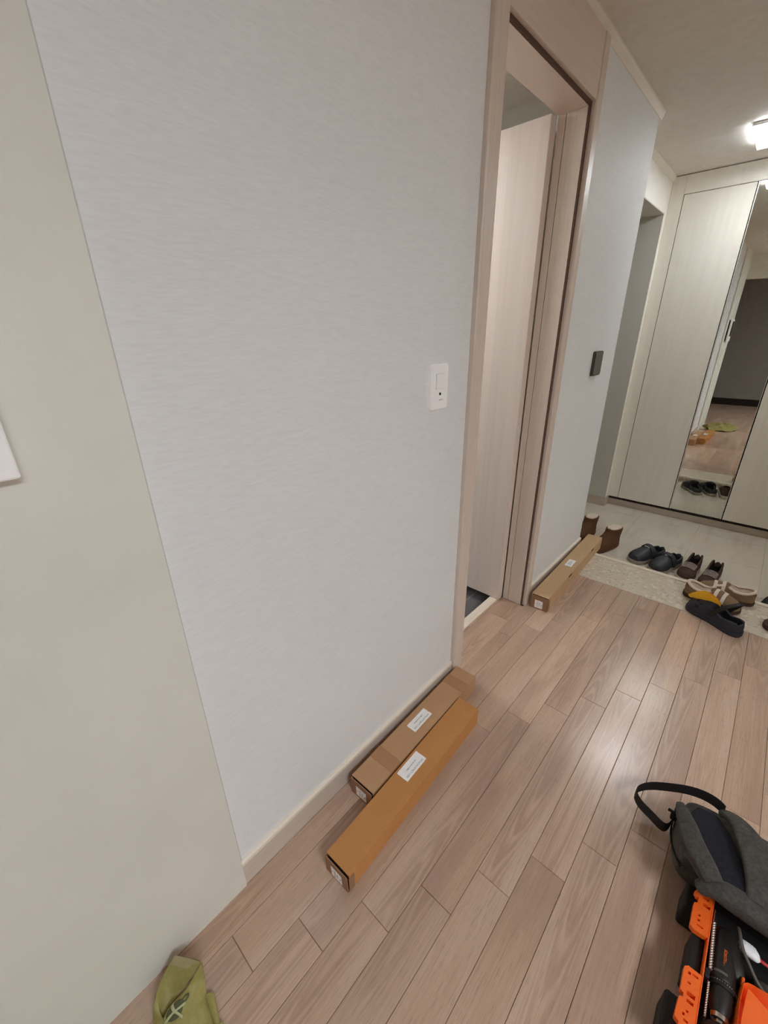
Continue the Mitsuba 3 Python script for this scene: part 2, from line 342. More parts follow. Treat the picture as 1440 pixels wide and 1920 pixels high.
struct('wall_far', bx(4.12, 4.2, -0.85, 1.8, -.06, ZC), 'mat_greywall', 'wall behind the shoe cabinet', 'wall')
add('floor', 'side_floor', bx(-3.0, -0.50, 0.72, 1.5, -.06, -.001), 'mat_plank', uv=np.c_[np.zeros(8), np.full(8, .35)])
struct('trim_lintel', bx(-0.66, -0.50, -0.75, YW, 2.0, ZC), 'mat_entrywall', 'pale lintel over the opening behind the camera', 'beam')

# baseboards: board, pale cap
def baseboard(name, x0, x1, label):
    struct(name, label=label, cat='baseboard')
    add(name, 'board', bx(x0, x1, YW, YL, 0.0, 0.078), 'mat_baseboard')
    add(name, 'cap', prism([(YW - .001, 0.0785), (YL, 0.0785), (YL, 0.093), (YW + .004, 0.093), (YW - .001, 0.089)], 'x', x0, x1), 'mat_cap', label='pale cap strip')
baseboard('baseboard_left', 0.213, 1.194, 'beige baseboard below the wallpaper wall with the light switch')
baseboard('baseboard_hall', 1.951, 2.735, 'beige baseboard behind the farthest cardboard box')
struct('baseboard_back', bx(-2.95, -2.935, -2.6, 1.5, 0, 0.12), 'mat_dark', 'dark baseboard of the wall behind the camera', 'baseboard')
struct('baseboard_entry', label='beige tile skirting beside the front door recess', cat='baseboard')
add('baseboard_entry', 'tile', cbx(3.793, 3.897, 0.871, 0.8785, -.05, 0.03, .001), 'mat_skirttile')
add('baseboard_entry', 'tile', cbx(3.793, 3.7995, 0.8785, 1.25, -.05, 0.03, .001), 'mat_skirttile')
add('baseboard_entry', 'tile', cbx(3.793, 3.7995, 1.252, 1.69, -.05, 0.03, .001), 'mat_skirttile')

# ceiling trims
def crown(name, y, x0, x1, label):
    struct(name, prism([(y, ZC), (y, ZC - .032), (y - .004, ZC - .032), (y - .006, ZC - .027), (y - .012, ZC - .012), (y - .016, ZC - .007), (y - .016, ZC)], 'x', x0, x1), 'mat_crown', label, 'crown moulding')
crown('trim_1', YL, 0.213, 2.765, 'pale crown moulding along the left wall')
crown('trim_2', 0.879, 2.80, 3.868, 'pale crown moulding over the front door recess')

# ---------------------------------------------------------------- doorway
struct('door_1', label='bathroom doorway with pale wood frame and the door leaf opened inwards', cat='door')
D = 'door_1'
def casing(x0, x1):
    return prism([(x0, YL + .11), (x0, YW - .002), (x0 + .003, YW - .006), (x1 - .003, YW - .006), (x1, YW - .002), (x1, YL + .11)], 'z', 0, 1)
def casing_post(x0, x1):
    return extr([(x0, YL + .11), (x0, YW - .003), (x0 + .004, YW - .007), (x1 - .004, YW - .007), (x1, YW - .003), (x1, YL + .11)], ZC - 0.03, 0.0)
add(D, 'casing', casing_post(1.197, 1.262), 'mat_casing')
add(D, 'casing', casing_post(1.897, 1.948), 'mat_casing')
add(D, 'transom_panel', cbx(1.2625, 1.8965, YW - .004, YL + .10, 2.104, 2.28, .001), 'mat_transom', label='pale wood panel above the door up to the ceiling')
add(D, 'shadow_gap', cat_(bx(1.262, 1.8968, YW + .0095, YW + .0165, 2.0925, 2.1038), bx(1.8862, 1.8968, YW + .0095, YW + .0165, 0, 2.092)), 'mat_gapshade', label='dark strip painting in the shade of the groove between frame and casing')  # brown filler block carries the shade of this recess in its colour
add(D, 'head_jamb', cbx(1.262, 1.8965, YW + .017, 0.848, 2.092, 2.1035, .0005), 'mat_transom')
add(D, 'side_jamb', cbx(1.886, 1.8965, YW + .017, 0.815, 0.0, 2.0918, .0005), 'mat_casing')
add(D, 'side_jamb', bx(1.25, 1.2615, YW + .11, 0.90, 0.0, 2.092), 'mat_casing')
add(D, 'door_stop', cbx(1.8855, 1.8925, 0.8175, 0.846, 0.0, 2.10, .0012), 'mat_casing')
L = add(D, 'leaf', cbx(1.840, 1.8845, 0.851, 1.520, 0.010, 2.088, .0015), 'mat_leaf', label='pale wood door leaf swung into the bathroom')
# lever on the leaf's far stile (inner side)
h = cat_(lathe([(0, .026), (.006, .026), (.008, .02), (.03, .009), (.05, .009)], (1.840, 1.46, 1.0), (-1, 0, 0)), rbx(1.780, 1.795, 1.345, 1.47, .991, 1.009, .007))
add(L, 'handle', h, 'mat_alu', smooth=40)
add(D, 'threshold', prism([(0.857, -.06), (0.857, .004), (0.860, .007), (0.900, .007), (0.902, .004), (0.902, -.06)], 'x', 1.262, 1.892), 'mat_sill', label='pale wood threshold strip')

# bathroom behind it
struct('bathroom_floor', label='dark grey bathroom floor tiles with pale joints', cat='floor')
add('bathroom_floor', 'grout', bx(1.0, 2.1, 0.86, 2.4, -.09, -.0625), 'mat_grout')
for i in range(-2, 3):
    for j in range(-1, 5):
        x0, y0 = 1.665 + .3 * i, 1.03 + .3 * j
        a, b, c, d = max(x0, 1.0), min(x0 + .3, 2.1), max(y0, .903), min(y0 + .3, 2.4)
        if b - a > .02 and d - c > .02: add('bathroom_floor', 'tile', cbx(a + .002, b - .002, c + .002, d - .002, -.07, -.06, .0008), 'mat_bathtile')
struct('wall_bathroom', cat_(bx(2.1, 2.2, .879, 2.5, -.09, 2.31), bx(.9, 1.0, .86, 2.5, -.09, 2.31), bx(.9, 2.2, 2.4, 2.5, -.09, 2.31)), 'mat_greywall', 'grey bathroom wall seen above the door leaf', 'wall')
struct('ceiling_bathroom', bx(.95, 2.15, .86, 2.45, 2.25, 2.30), 'mat_ceiling', 'white bathroom ceiling seen through the doorway', 'ceiling')

# ---------------------------------------------------------------- shoe cabinet with mirror door
C = thing('shoe_cabinet', 'tall cream built-in shoe cabinet with a mirror door at the end of the entry', 'cabinet')
add(C, 'body', cat_(bx(3.897, 4.11, -0.75, 0.872, .0035, 2.20)), 'mat_dark', label='dark inside edges behind the doors')
add(C, 'filler_panel', cbx(3.868, 3.893, 0.7995, 0.878, 0.031, 2.305, .001), 'mat_cabinet')
add(C, 'top_panel', cbx(3.868, 3.893, -0.75, 0.799, 2.1985, 2.305, .001), 'mat_cabinet')
add(C, 'plinth', cbx(3.898, 3.915, -0.75, 0.8785, -.05, 0.003, .001), 'mat_skirttile', label='beige tile plinth')
add(C, 'door', cbx(3.870, 3.892, 0.4170, 0.7955, 0.031, 2.1955, .0012), 'mat_cabinet')
Dm = add(C, 'door', cbx(3.876, 3.892, 0.0715, 0.4115, 0.031, 2.1955, .0012), 'mat_cabinet', label='full height mirror door')
add(Dm, 'mirror', bx(3.870, 3.8755, 0.0755, 0.4055, 0.034, 2.1925), 'mat_mirror', label='mirror glass')
add(Dm, 'edge_strip', cat_(bx(3.8695, 3.876, 0.406, 0.4112, 0.031, 2.1955), bx(3.8695, 3.876, 0.0718, 0.075, 0.031, 2.1955), bx(3.8695, 3.876, 0.075, 0.406, 2.1927, 2.1955)), 'mat_alu', label='thin bright metal edge')
add(C, 'door', cbx(3.870, 3.892, -0.31, 0.0655, 0.031, 2.1955, .0012), 'mat_cabinet')
add(C, 'door', cbx(3.870, 3.892, -0.69, -0.314, 0.031, 2.1955, .0012), 'mat_cabinet')

# ---------------------------------------------------------------- lamps
lamp = thing('ceiling_light', 'bright square white ceiling lamp over the entry', 'lamp')
lx0, lx1, ly0, ly1 = 3.215, 3.555, 0.088, 0.430
add(lamp, 'housing', rbx(lx0, lx1, ly0, ly1, ZC - .016, ZC - .001, .004), 'mat_white', smooth=40)
def down_panel(x0, x1, y0, y1, z):
    return trimesh.Trimesh([(x0, y0, z), (x1, y0, z), (x1, y1, z), (x0, y1, z)], [(0, 2, 1), (0, 3, 2)], process=False)
k = add(lamp, 'diffuser', cbx(lx0 + .003, lx1 - .003, ly0 + .003, ly1 - .003, ZC - .034, ZC - .0165, .002), 'mat_white', label='glowing white diffuser')
scene[k]['emitter'] = {'type': 'area', 'radiance': {'type': 'rgb', 'value': list(ENTRY_LIGHT)}}
lamp2 = thing('ceiling_light', 'long white ceiling lamp of the room right of the corridor', 'lamp')
add(lamp2, 'housing', rbx(-0.65, 0.25, -1.60, -1.20, ZC - .06, ZC - .001, .008), 'mat_white', smooth=40)
k = add(lamp2, 'diffuser', down_panel(-.64, .24, -1.59, -1.21, ZC - .0605), 'mat_white')
scene[k]['emitter'] = {'type': 'area', 'radiance': {'type': 'rgb', 'value': list(ROOM_LIGHT)}}

lamp3 = thing('ceiling_light', 'round white ceiling lamp inside the bathroom', 'lamp')
add(lamp3, 'housing', lathe([(0, .14), (.035, .14), (.04, .13)], (1.40, 1.62, 2.249), (0, 0, -1)), 'mat_white', smooth=40)
k = add(lamp3, 'diffuser', lathe([(.0405, .128), (.048, .110), (.050, .02)], (1.40, 1.62, 2.249), (0, 0, -1)), 'mat_white')
scene[k]['emitter'] = {'type': 'area', 'radiance': {'type': 'rgb', 'value': list(BATH_LIGHT)}}

# ---------------------------------------------------------------- wall plates
def round_plate(x0, x1, z0, z1, y, t, r):
    p = sbox(x0 + r, z0 + r, x1 - r, z1 - r).buffer(r, quad_segs=6); q = p.buffer(-.0015)
    m = extr(p, t - .0015); n = extr(q, t)
    m = cat_(m, n)                                    # lower step and slightly smaller face
    v = m.vertices; m.vertices = np.c_[v[:, 0], y - v[:, 2], v[:, 1]]; return m
S = thing('light_switch', 'white light switch plate with one square rocker on the wall by the door', 'light switch')
add(S, 'plate', round_plate(0.990, 1.074, 1.163, 1.289, YL, .009, .008), 'mat_white')
add(S, 'rocker', round_plate(1.0145, 1.0555, 1.2215, 1.2625, YL - .008, .0045, .002), 'mat_white')
add(S, 'rocker_gap', round_plate(1.0125, 1.0575, 1.2195, 1.2645, YL - .0075, .0020, .002), 'mat_ink')
add(S, 'sensor', lathe([(0, .0042), (.0015, .0042), (.0025, .002)], (1.035, YL - .0085, 1.207), (0, -1, 0), 16), 'mat_black', label='small black sensor dot')
add(S, 'print', bx(1.031, 1.049, YL - .0093, YL - .0088, 1.189, 1.1906), 'mat_ink')
G = thing('wall_switch', 'dark grey rectangular plate on the wall between doorway and entry', 'wall switch')
add(G, 'plate', round_plate(2.366, 2.490, 1.155, 1.273, YL, .012, .009), 'mat_greyplate_edge')
add(G, 'face', round_plate(2.371, 2.485, 1.160, 1.268, YL - .0115, .0028, .007), 'mat_greyplate')
W = thing('wall_pad', 'white wall panel at the left edge of the near wall', 'wall panel')
add(W, 'housing', rbx(-0.255, 0.048, YW - .020, YW - .003, 1.215, 1.475, .004), 'mat_black')  # black colour stands in for the shaded gap behind the white front
add(W, 'front', rbx(-0.265, 0.062, YW - .034, YW - .019, 1.205, 1.485, .004), 'mat_white', smooth=40)
add(W, 'screen', bx(-0.24, -0.06, YW - .0352, YW - .0335, 1.27, 1.46), 'mat_black')

# ---------------------------------------------------------------- cardboard boxes
def to_world(m, loc, ang):
    m = m.copy(); m.apply_transform(trimesh.transformations.rotation_matrix(ang, (0, 0, 1))); m.apply_translation(loc); return m
def carton(label, near, ang, Lb, Wb, Hb, m, sticker, end_label_kind, flap=0.0, tape=(), slots=(), lines=None):
    """long box: local x runs from its near end to its far end, local y across (0 is the right side)"""
    b = thing('cardboard_box', label, 'box', 'long cardboard boxes on the floor')
    A = lambda nm, mesh, mm, **k: add(b, nm, to_world(mesh, near, ang), mm, **k)
    t = .0028
    A('tray', cat_(bx(.004, Lb - .003, 0, t, 0, Hb - t - .0006), bx(.004, Lb - .003, Wb - t, Wb, 0, Hb - t - .0006), bx(.004, Lb - .003, t, Wb - t, .0004, t), bx(Lb - .003 - t, Lb - .003, t, Wb - t, t, Hb - t - .0006)), m)
    # lid: slightly bowed top that folds over
    xs = np.linspace(0.003, Lb, 24); ys = np.linspace(0, Wb, 7)
    top = [[(x, y, Hb + .0012 * math.sin(x / Lb * math.pi) * math.sin(y / Wb * math.pi)) for y in ys] for x in xs]
    bot = [[(x, y, z - t) for x, y, z in r] for r in top]
    g1, g2 = grid_mesh(top), grid_mesh(bot); g1.invert() if g1.face_normals[0][2] < 0 else None
    g2.invert() if g2.face_normals[0][2] > 0 else None
    ring = lambda G: [G[0][j] for j in range(7)] + [G[i][6] for i in range(1, 24)] + [G[23][j] for j in range(5, -1, -1)] + [G[i][0] for i in range(22, 0, -1)]
    side = grid_mesh([ring(top), ring(bot)], close_v=True)
    A('lid', cat_(g1, g2, side), m)
    # near end panel, leaning out a little, with its dark slit
    e = bx(-t, 0, .001, Wb - .001, 0, Hb - .003)
    e.apply_transform(trimesh.transformations.rotation_matrix(-flap, (0, 1, 0), (0, 0, 0)))
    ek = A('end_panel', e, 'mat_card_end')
    A('end_slit', bx(.0032, .006, .004, Wb - .004, t, Hb - .004), 'mat_dark', label='dark gap behind the end panel')
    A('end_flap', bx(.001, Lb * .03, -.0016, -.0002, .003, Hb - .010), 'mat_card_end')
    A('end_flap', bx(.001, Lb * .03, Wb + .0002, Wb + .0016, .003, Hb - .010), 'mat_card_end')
    # stickers
    s0, s1, w0, w1 = sticker
    st = A('sticker', bx(s0, s1, w0, w1, Hb + .0016, Hb + .0022), 'mat_sticker', label='white printed sticker on the lid')
    z = Hb + .0021
    if lines:
        for txt, hh, yy, xx, ink, wd in lines: A('print', text_at(txt, hh, (xx, yy, z), (-1, 0, 0), (0, -1, 0), .0005, wd), ink)
    else:
        for i, (a, c, yy) in enumerate(((.1, .55, .30), (.2, .8, .5), (.15, .6, .68))):
            A('print', bx(s0 + (s1 - s0) * a, s0 + (s1 - s0) * c, w0 + (w1 - w0) * yy, w0 + (w1 - w0) * yy + .0025, z, z + .0003), 'mat_ink')
    # small sticker on the end panel: rows of small print standing upright
    ex = -t - .0006
    R = trimesh.transformations.rotation_matrix(-flap, (0, 1, 0), (0, 0, 0))
    def E(nm, mesh, mm, **k): mesh.apply_transform(R); return A(nm, mesh, mm, **k)
    y0, y1, z0, z1 = Wb * .27, Wb * .74, Hb * .10, Hb * .68
    E('end_sticker', bx(ex, ex + .0005, y0, y1, z0, z1), 'mat_sticker', label='white sticker on the end')
    w, hh = y1 - y0, z1 - z0
    marks = [(y1 - w * .10, .008, .50), (y1 - w * .36, .72, .5), (y1 - w * .60, .42, .5), (y1 - w * .86, .2, .45)]
    for yy, ln, cc in marks[1:]:
        for q in range(max(2, int(ln * 8))):
            zc = z0 + hh * (cc - ln / 2) + hh * ln * (q + .5) / max(2, int(ln * 8))
            E('print', bx(ex - .0003, ex + .0001, yy - w * .05, yy + w * .04, zc - .0016, zc + .0014), 'mat_inkdark')
    E('print', lathe([(0, .0022), (.0003, .0022)], (ex, y1 - w * .12, z0 + hh * .5), (-1, 0, 0), 12), 'mat_ink')
    for a, c in tape:
        A('tape', bx(a, c, -.0004, Wb + .0004, Hb - .0002, Hb + .0014), 'mat_tape', label='shiny clear tape across the lid')
    for a, c in slots:
        A('slot', bx(a, c, -.0008, .002, Hb - .012, Hb - .002), 'mat_dark', label='dark slit on the side')
    return b
def ln(s1, w0): return [('APIGASEBITURE', .0062, w0 + .0125, s1 - .008, 'mat_ink', .086), ('MADE IN KOREA', .0036, w0 + .0265, s1 - .026, 'mat_inkdark', .050)]
carton('orange-brown cardboard box lying farthest from the wall, nearest to the camera', (.386, .5035, 0), .030, .690, .086, .070, 'mat_card_orange', (.298, .401, .035, .078), 0, flap=.03, lines=ln(.401, .035))
carton('dull brown cardboard box with shiny tape lying along the baseboard behind the orange-brown one', (.582, .604, 0), .020, .628, .092, .070, 'mat_card_brown', (.258, .360, .031, .070), 0, flap=.02, tape=((.09, .14), (.52, .57)), lines=ln(.360, .031))
carton('light tan cardboard box past the doorway, pointing towards the brown boots', (1.915, .6075, 0), .0175, .935, .090, .082, 'mat_card_tan', (.405, .497, .025, .064), 0, flap=.04, slots=((.30, .345), (.70, .75)))

# ---------------------------------------------------------------- shoes
def shoe_parts(Ls, Ws, hh, z0, so, collar, rim=.006, squash=.8, back=.06, n=60, k=41, ins=.012):
    """local: heel at x = 0, toe at x = Ls. hh: [(s, arch height)], collar: [(s, rim height)]; so: where the opening ends."""
    s = np.r_[np.linspace(0, .12, 14), np.linspace(.13, .88, n - 28), np.linspace(.89, 1, 14)]
    ws = np.interp(s, [0, .012, .04, .10, .2, .35, .5, .65, .77, .88, .95, .985, 1], [.02, .28, .48, .66, .74, .74, .78, .92, 1.0, .92, .68, .38, .03]) * Ws / 2
    mid = np.interp(s, [0, .5, 1], [0, .0, .012]) * Ws / .1 * .5
    ha = np.interp(s, *zip(*hh)); hc = np.interp(s, *zip(*collar))
    ss = lambda a, b, x: (lambda q: q * q * (3 - 2 * q))(np.clip((x - a) / (b - a), 0, 1))
    ob = ss(back * .5, back * 1.3, s) * (1 - ss(so - .05, so + .03, s))
    t = np.linspace(-1, 1, k); G = np.zeros((len(s), k, 3)); inner = np.zeros((len(s), k), bool)
    for i in range(len(s)):
        w, a, c = ws[i], ha[i], hc[i]
        th = t * np.pi / 2
        cy, cz = w * np.sign(np.sin(th)) * np.abs(np.sin(th)) ** squash, z0 + a * np.abs(np.cos(th)) ** .75
        at = np.abs(t); wi = max(w - rim * 1.6, w * .3)
        oy = np.interp(at, [0, .25, .42, .50, .55, .60, .8, 1], [0, wi * .8, wi * .86, wi * .9, max(w - rim, w * .5), w * .93, w * 1.02, w])
        oz = np.interp(at, [0, .25, .32, .50, .55, .60, .8, 1], [z0 + ins, z0 + ins, z0 + ins + .006, z0 + c - .003, z0 + c, z0 + c - .003, z0 + c * .5, z0])
        oy *= np.sign(t)
        G[i, :, 0] = s[i] * Ls; G[i, :, 1] = mid[i] + cy * (1 - ob[i]) + oy * ob[i]; G[i, :, 2] = cz * (1 - ob[i]) + oz * ob[i]
        inner[i] = (at < .52) & (ob[i] > .35)
    m = grid_mesh(G)
    if m.face_normals[np.argmax(m.triangles_center[:, 2])][2] < 0: m.invert()
    msk = inner.reshape(-1)[m.faces].all(1)
    up = trimesh.Trimesh(m.vertices, m.faces[~msk], process=False); up.remove_unreferenced_vertices()
    li = trimesh.Trimesh(m.vertices, m.faces[msk], process=False); li.remove_unreferenced_vertices()
    lo = lambda f, z, dx: np.r_[np.c_[s * Ls * (1 + 2 * dx) - dx * Ls, mid + ws * f + .0001, np.full(len(s), z)], np.c_[s * Ls * (1 + 2 * dx) - dx * Ls, mid - ws * f - .0001, np.full(len(s), z)][::-1]]
    sole = loft([lo(.93, 0, .0), lo(1.04, z0 * .25, .012), lo(1.06, z0 * .7, .014), lo(1.05, z0 + .003, .012), lo(.97, z0 + .004, .0)])
    surf = lambda sv, tv, lift=.0: np.array([sv * Ls, np.interp(sv, s, mid) + (np.interp(sv, s, ws) + lift) * np.sign(np.sin(tv * np.pi / 2)) * abs(np.sin(tv * np.pi / 2)) ** squash, z0 + (np.interp(sv, s, ha) + lift) * abs(np.cos(tv * np.pi / 2)) ** .75])
    return up, li, sole, surf
def over(surf, s0, s1, lift, n=17, a=-.95, b=.95):
    return [surf(s0 + (s1 - s0) * (i / (n - 1)), a + (b - a) * i / (n - 1), lift) for i in range(n)]
def place_shoe(name, label, cat, heel, toe, z, parts, group=None, tilt=None):
    o = thing(name, label, cat, group)
    ang = math.atan2(toe[1] - heel[1], toe[0] - heel[0])
    for nm, mesh, mm, sm, lb in parts:
        mesh = mesh.copy()
        if tilt is not None: mesh.apply_transform(trimesh.transformations.rotation_matrix(tilt, (1, 0, 0)))
        mesh = to_world(mesh, (heel[0], heel[1], z), ang)
        add(o, nm, mesh, mm, smooth=sm, label=lb)
    return o
def band(surf, s0, lift, wd, th, a=-.97, b=.97, lean=0.0):
    pts = [surf(s0 + lean * abs(t), t, lift) for t in np.linspace(a, b, 15)]
    ups = [np.array([.15, math.sin(t * np.pi / 2), math.cos(t * np.pi / 2) + .05]) for t in np.linspace(a, b, 15)]
    return ribbon(pts, wd, th, np.array(ups), n=30)
ZE = -0.05
# black clogs
def clog():
    up, li, so, sf = shoe_parts(.272, .112, [(0, .045), (.3, .05), (.5, .072), (.62, .066), (.8, .05), (.95, .034), (1, .02)], .022, .52, [(0, .046), (.15, .044), (.3, .03), (.45, .05), (.6, .07)], .006)
    return [('upper', up, 'mat_navyclog', 40, None), ('footbed', li, 'mat_darklining', 40, None), ('sole', so, 'mat_greysole', 40, 'pale grey sole'), ('strap', band(sf, .50, .007, .030, .007), 'mat_navyclog', 40, None),
            ('rivet', lathe([(0, .009), (.004, .009), (.006, .005)], sf(.52, .93, .008), (0, 1, .1), 16), 'mat_black', 40, None), ('rivet', lathe([(0, .009), (.004, .009), (.006, .005)], sf(.52, -.93, .008), (0, -1, .1), 16), 'mat_black', 40, None)]
place_shoe('clog', 'black rubber clog nearest the boots, farther from the sneakers', 'shoe', (3.115, .300), (2.885, .440), ZE, clog())
place_shoe('clog', 'black rubber clog next to the dark laced sneakers', 'shoe', (3.075, .200), (2.820, .305), ZE, clog())
# dark sneakers with laces
def sneaker():
    up, li, so, sf = shoe_parts(.272, .100, [(0, .065), (.3, .07), (.48, .058), (.62, .050), (.8, .042), (.93, .034), (1, .018)], .026, .54, [(0, .082), (.06, .080), (.2, .062), (.35, .050), (.54, .052)], .006)
    P = [('upper', up, 'mat_darkbrown', 40, None), ('lining', li, 'mat_darklining', 40, None), ('sole', so, 'mat_palesole', 40, 'pale rubber sole')]
    P.append(('tongue', ribbon([sf(.53, 0, .004), sf(.58, 0, .003), sf(.64, 0, .002), sf(.72, 0, .001)], [.040, .042, .038, .026], .005, (0, 0, 1)), 'mat_darkbrown', 40, None))
    for i in range(5):
        s0 = .54 + .048 * i
        P.append(('lace', tube([sf(s0 + (.012 if t > 0 else 0), t * (.46 - .03 * i), .006) for t in np.linspace(-1, 1, 9)], .0024, 14, 6), 'mat_lace', True, 'pale shoelace'))
    return P
place_shoe('sneaker', 'dark brown laced sneaker beside the black clogs', 'shoe', (3.085, .108), (2.815, .140), ZE, sneaker())
place_shoe('sneaker', 'dark brown laced sneaker behind the brown slipper', 'shoe', (3.055, .000), (2.785, .030), ZE, sneaker())
# brown boots with cream fleece
def boot():
    def rg(z, xb, xf, w, e=.75, k=36):
        a = np.linspace(0, 2 * np.pi, k, endpoint=False); c, q = np.cos(a), np.sin(a)
        x = (xb + xf) / 2 + (xf - xb) / 2 * np.sign(c) * np.abs(c) ** e
        return np.c_[x, w * np.sign(q) * np.abs(q) ** e * (1 + .10 * np.clip((x - .12) / .15, -1, 1) * (xf > .2)), np.full(k, z)]
    up = loft([rg(*q) for q in ((.018, .002, .272, .046), (.030, .000, .274, .048), (.046, .000, .268, .047), (.060, .002, .245, .045), (.076, .003, .205, .042), (.092, .003, .165, .040), (.108, .002, .138, .040), (.125, .000, .128, .041), (.138, -.002, .126, .042), (.142, .003, .121, .037))])
    so = loft([rg(*q) for q in ((.0, .002, .272, .046), (.004, -.002, .277, .049), (.014, -.003, .279, .051), (.0175, -.002, .277, .050))])
    fl = loft([rg(*q, k=28) for q in ((.138, .004, .120, .036), (.147, .008, .116, .033), (.149, .014, .110, .028), (.146, .022, .100, .020), (.143, .03, .09, .012))])
    return [('upper', up, 'mat_brownsuede', 40, None), ('fleece_lining', fl, 'mat_cream', 40, 'cream fleece lining'), ('sole', so, 'mat_brownsuede', 40, None),
            ('seam', tube([(.128 - .0 * t, .0425 * math.sin(t), .118 - .02 * math.cos(t)) if False else (.064 + .064 * math.cos(t), .0425 * math.sin(t), .112) for t in np.linspace(-1.4, 1.4, 12)], .0016, 24, 6), 'mat_darkbrown', True, None)]
place_shoe('ankle_boot', 'brown suede ankle boot with cream lining at the end of the tan box', 'boot', (3.110, .585), (2.870, .665), ZE, boot())
place_shoe('ankle_boot', 'brown suede ankle boot half hidden behind the wall corner', 'boot', (3.215, .782), (2.970, .815), ZE, boot())
# brown slippers with cream stripes
def slipper():
    up, li, so, sf = shoe_parts(.255, .108, [(0, .05), (.3, .07), (.45, .074), (.62, .066), (.8, .05), (.95, .034), (1, .02)], .018, .46, [(0, .062), (.1, .058), (.3, .046), (.45, .062), (.55, .07)], .010)
    P = [('upper', up, 'mat_taupe', 40, None), ('lining', li, 'mat_cream', 40, 'cream lining'), ('sole', so, 'mat_darkbrown', 40, None)]
    for s0, w in ((.56, .016), (.70, .016)): P.append(('stripe', band(sf, s0, .002, w, .004, -.8, .8), 'mat_cream', 40, 'cream stripe'))
    P.append(('stripe', ribbon([sf(.54, .35, .003), sf(.60, .36, .003), sf(.66, .36, .003), sf(.72, .35, .003)], .014, .004, (0, .5, .8), n=12), 'mat_cream', 40, 'cream stripe'))
    P.append(('collar', tube([(.255 * s_, y_, .018 + z_) for s_, y_, z_ in ((.47, -.030, .066), (.30, -.037, .048), (.10, -.028, .060), (.035, 0, .066), (.10, .028, .060), (.30, .037, .048), (.47, .030, .066))], .0075, 40, 10), 'mat_cream', True, 'cream padded collar'))
    return P
place_shoe('slipper', 'brown slipper with cream stripes on the step behind the navy clog', 'shoe', (2.600, .105), (2.555, -.145), 0.0, slipper())
place_shoe('slipper', 'brown slipper at the nosing, behind the striped one and the navy clog', 'shoe', (2.700, -.195), (2.690, .055), 0.0, slipper())
# navy clog with a yellow flap
def navy():
    up, li, so, sf = shoe_parts(.265, .112, [(0, .05), (.3, .06), (.5, .078), (.62, .074), (.8, .056), (.95, .036), (1, .02)], .024, .52, [(0, .052), (.15, .050), (.3, .040), (.45, .055), (.6, .074)], .008)
    P = [('upper', up, 'mat_navy', 40, None), ('footbed', li, 'mat_black', 40, None), ('sole', so, 'mat_navy', 40, None)]
    P.append(('strap', ribbon([(.120, .058, .055), (.090, .060, .105), (.060, .036, .145), (.050, 0, .155), (.060, -.036, .145), (.090, -.060, .105), (.120, -.058, .055)], .020, .007, np.array([(0, 1, .1), (0, 1, .3), (0, .6, .8), (0, 0, 1), (0, -.6, .8), (0, -1, .3), (0, -1, .1)]), n=50), 'mat_black', 40, 'black heel strap'))
    for s0, t0 in ((.70, .45), (.80, .25), (.74, .72)):
        P.append(('vent', lathe([(0, .008), (.003, .008), (.0035, .005)], sf(s0, t0, -.001), (0.1, math.sin(t0 * 1.57), math.cos(t0 * 1.57)), 14), 'mat_black', 40, 'dark vent hole'))
    q = np.linspace(-1, 1, 21)
    rows = []
    for v_ in np.linspace(0, 1, 8):
        rows.append([sf(min(1.0, 1.02 - .58 * (t + 1) / 2), .10, .0) + np.array([.010 * max(0, -t - .7) / .3, .012 * v_ + .006 * v_ * math.sin(4.2 * t), .002 + (.004 + .050 * (1 - .72 * t * t)) * v_ + .008 * max(0, -t - .5)]) for t in q])
    g = grid_mesh(rows); b = g.copy(); b.vertices = b.vertices - g.vertex_normals * .003; b.invert()
    P.append(('flap', cat_(g, b), 'mat_yellow', 40, 'bright yellow flap'))
    return P
place_shoe('clog', 'navy clog with a bright yellow flap lying at the edge of the planks', 'shoe', (2.330, -.165), (2.475, .050), 0.0, navy())
# shoes cut by the right edge of the picture
place_shoe('sandal', 'brown sandal with wide strap cut by the right edge on the stone step', 'shoe', (2.60, -.475), (2.505, -.245), 0.0,
           (lambda q: [('footbed', q[2], 'mat_darkbrown', 40, None), ('strap', band(q[3], .68, .004, .05, .004), 'mat_taupe', 40, None), ('strap', band(q[3], .34, .004, .035, .004), 'mat_taupe', 40, None)])(shoe_parts(.25, .10, [(0, .03), (.4, .05), (.6, .052), (.8, .045), (1, .02)], .022, .5, [(0, .03), (1, .03)])))
place_shoe('loafer', 'black shoe cut by the right edge behind the nosing', 'shoe', (3.00, -.36), (2.765, -.255), ZE,
           (lambda q: [('upper', q[0], 'mat_black', 40, None), ('lining', q[1], 'mat_darklining', 40, None), ('sole', q[2], 'mat_black', 40, None)])(shoe_parts(.262, .10, [(0, .05), (.4, .066), (.6, .06), (.8, .046), (1, .02)], .024, .44, [(0, .062), (.3, .05), (.5, .066)])))

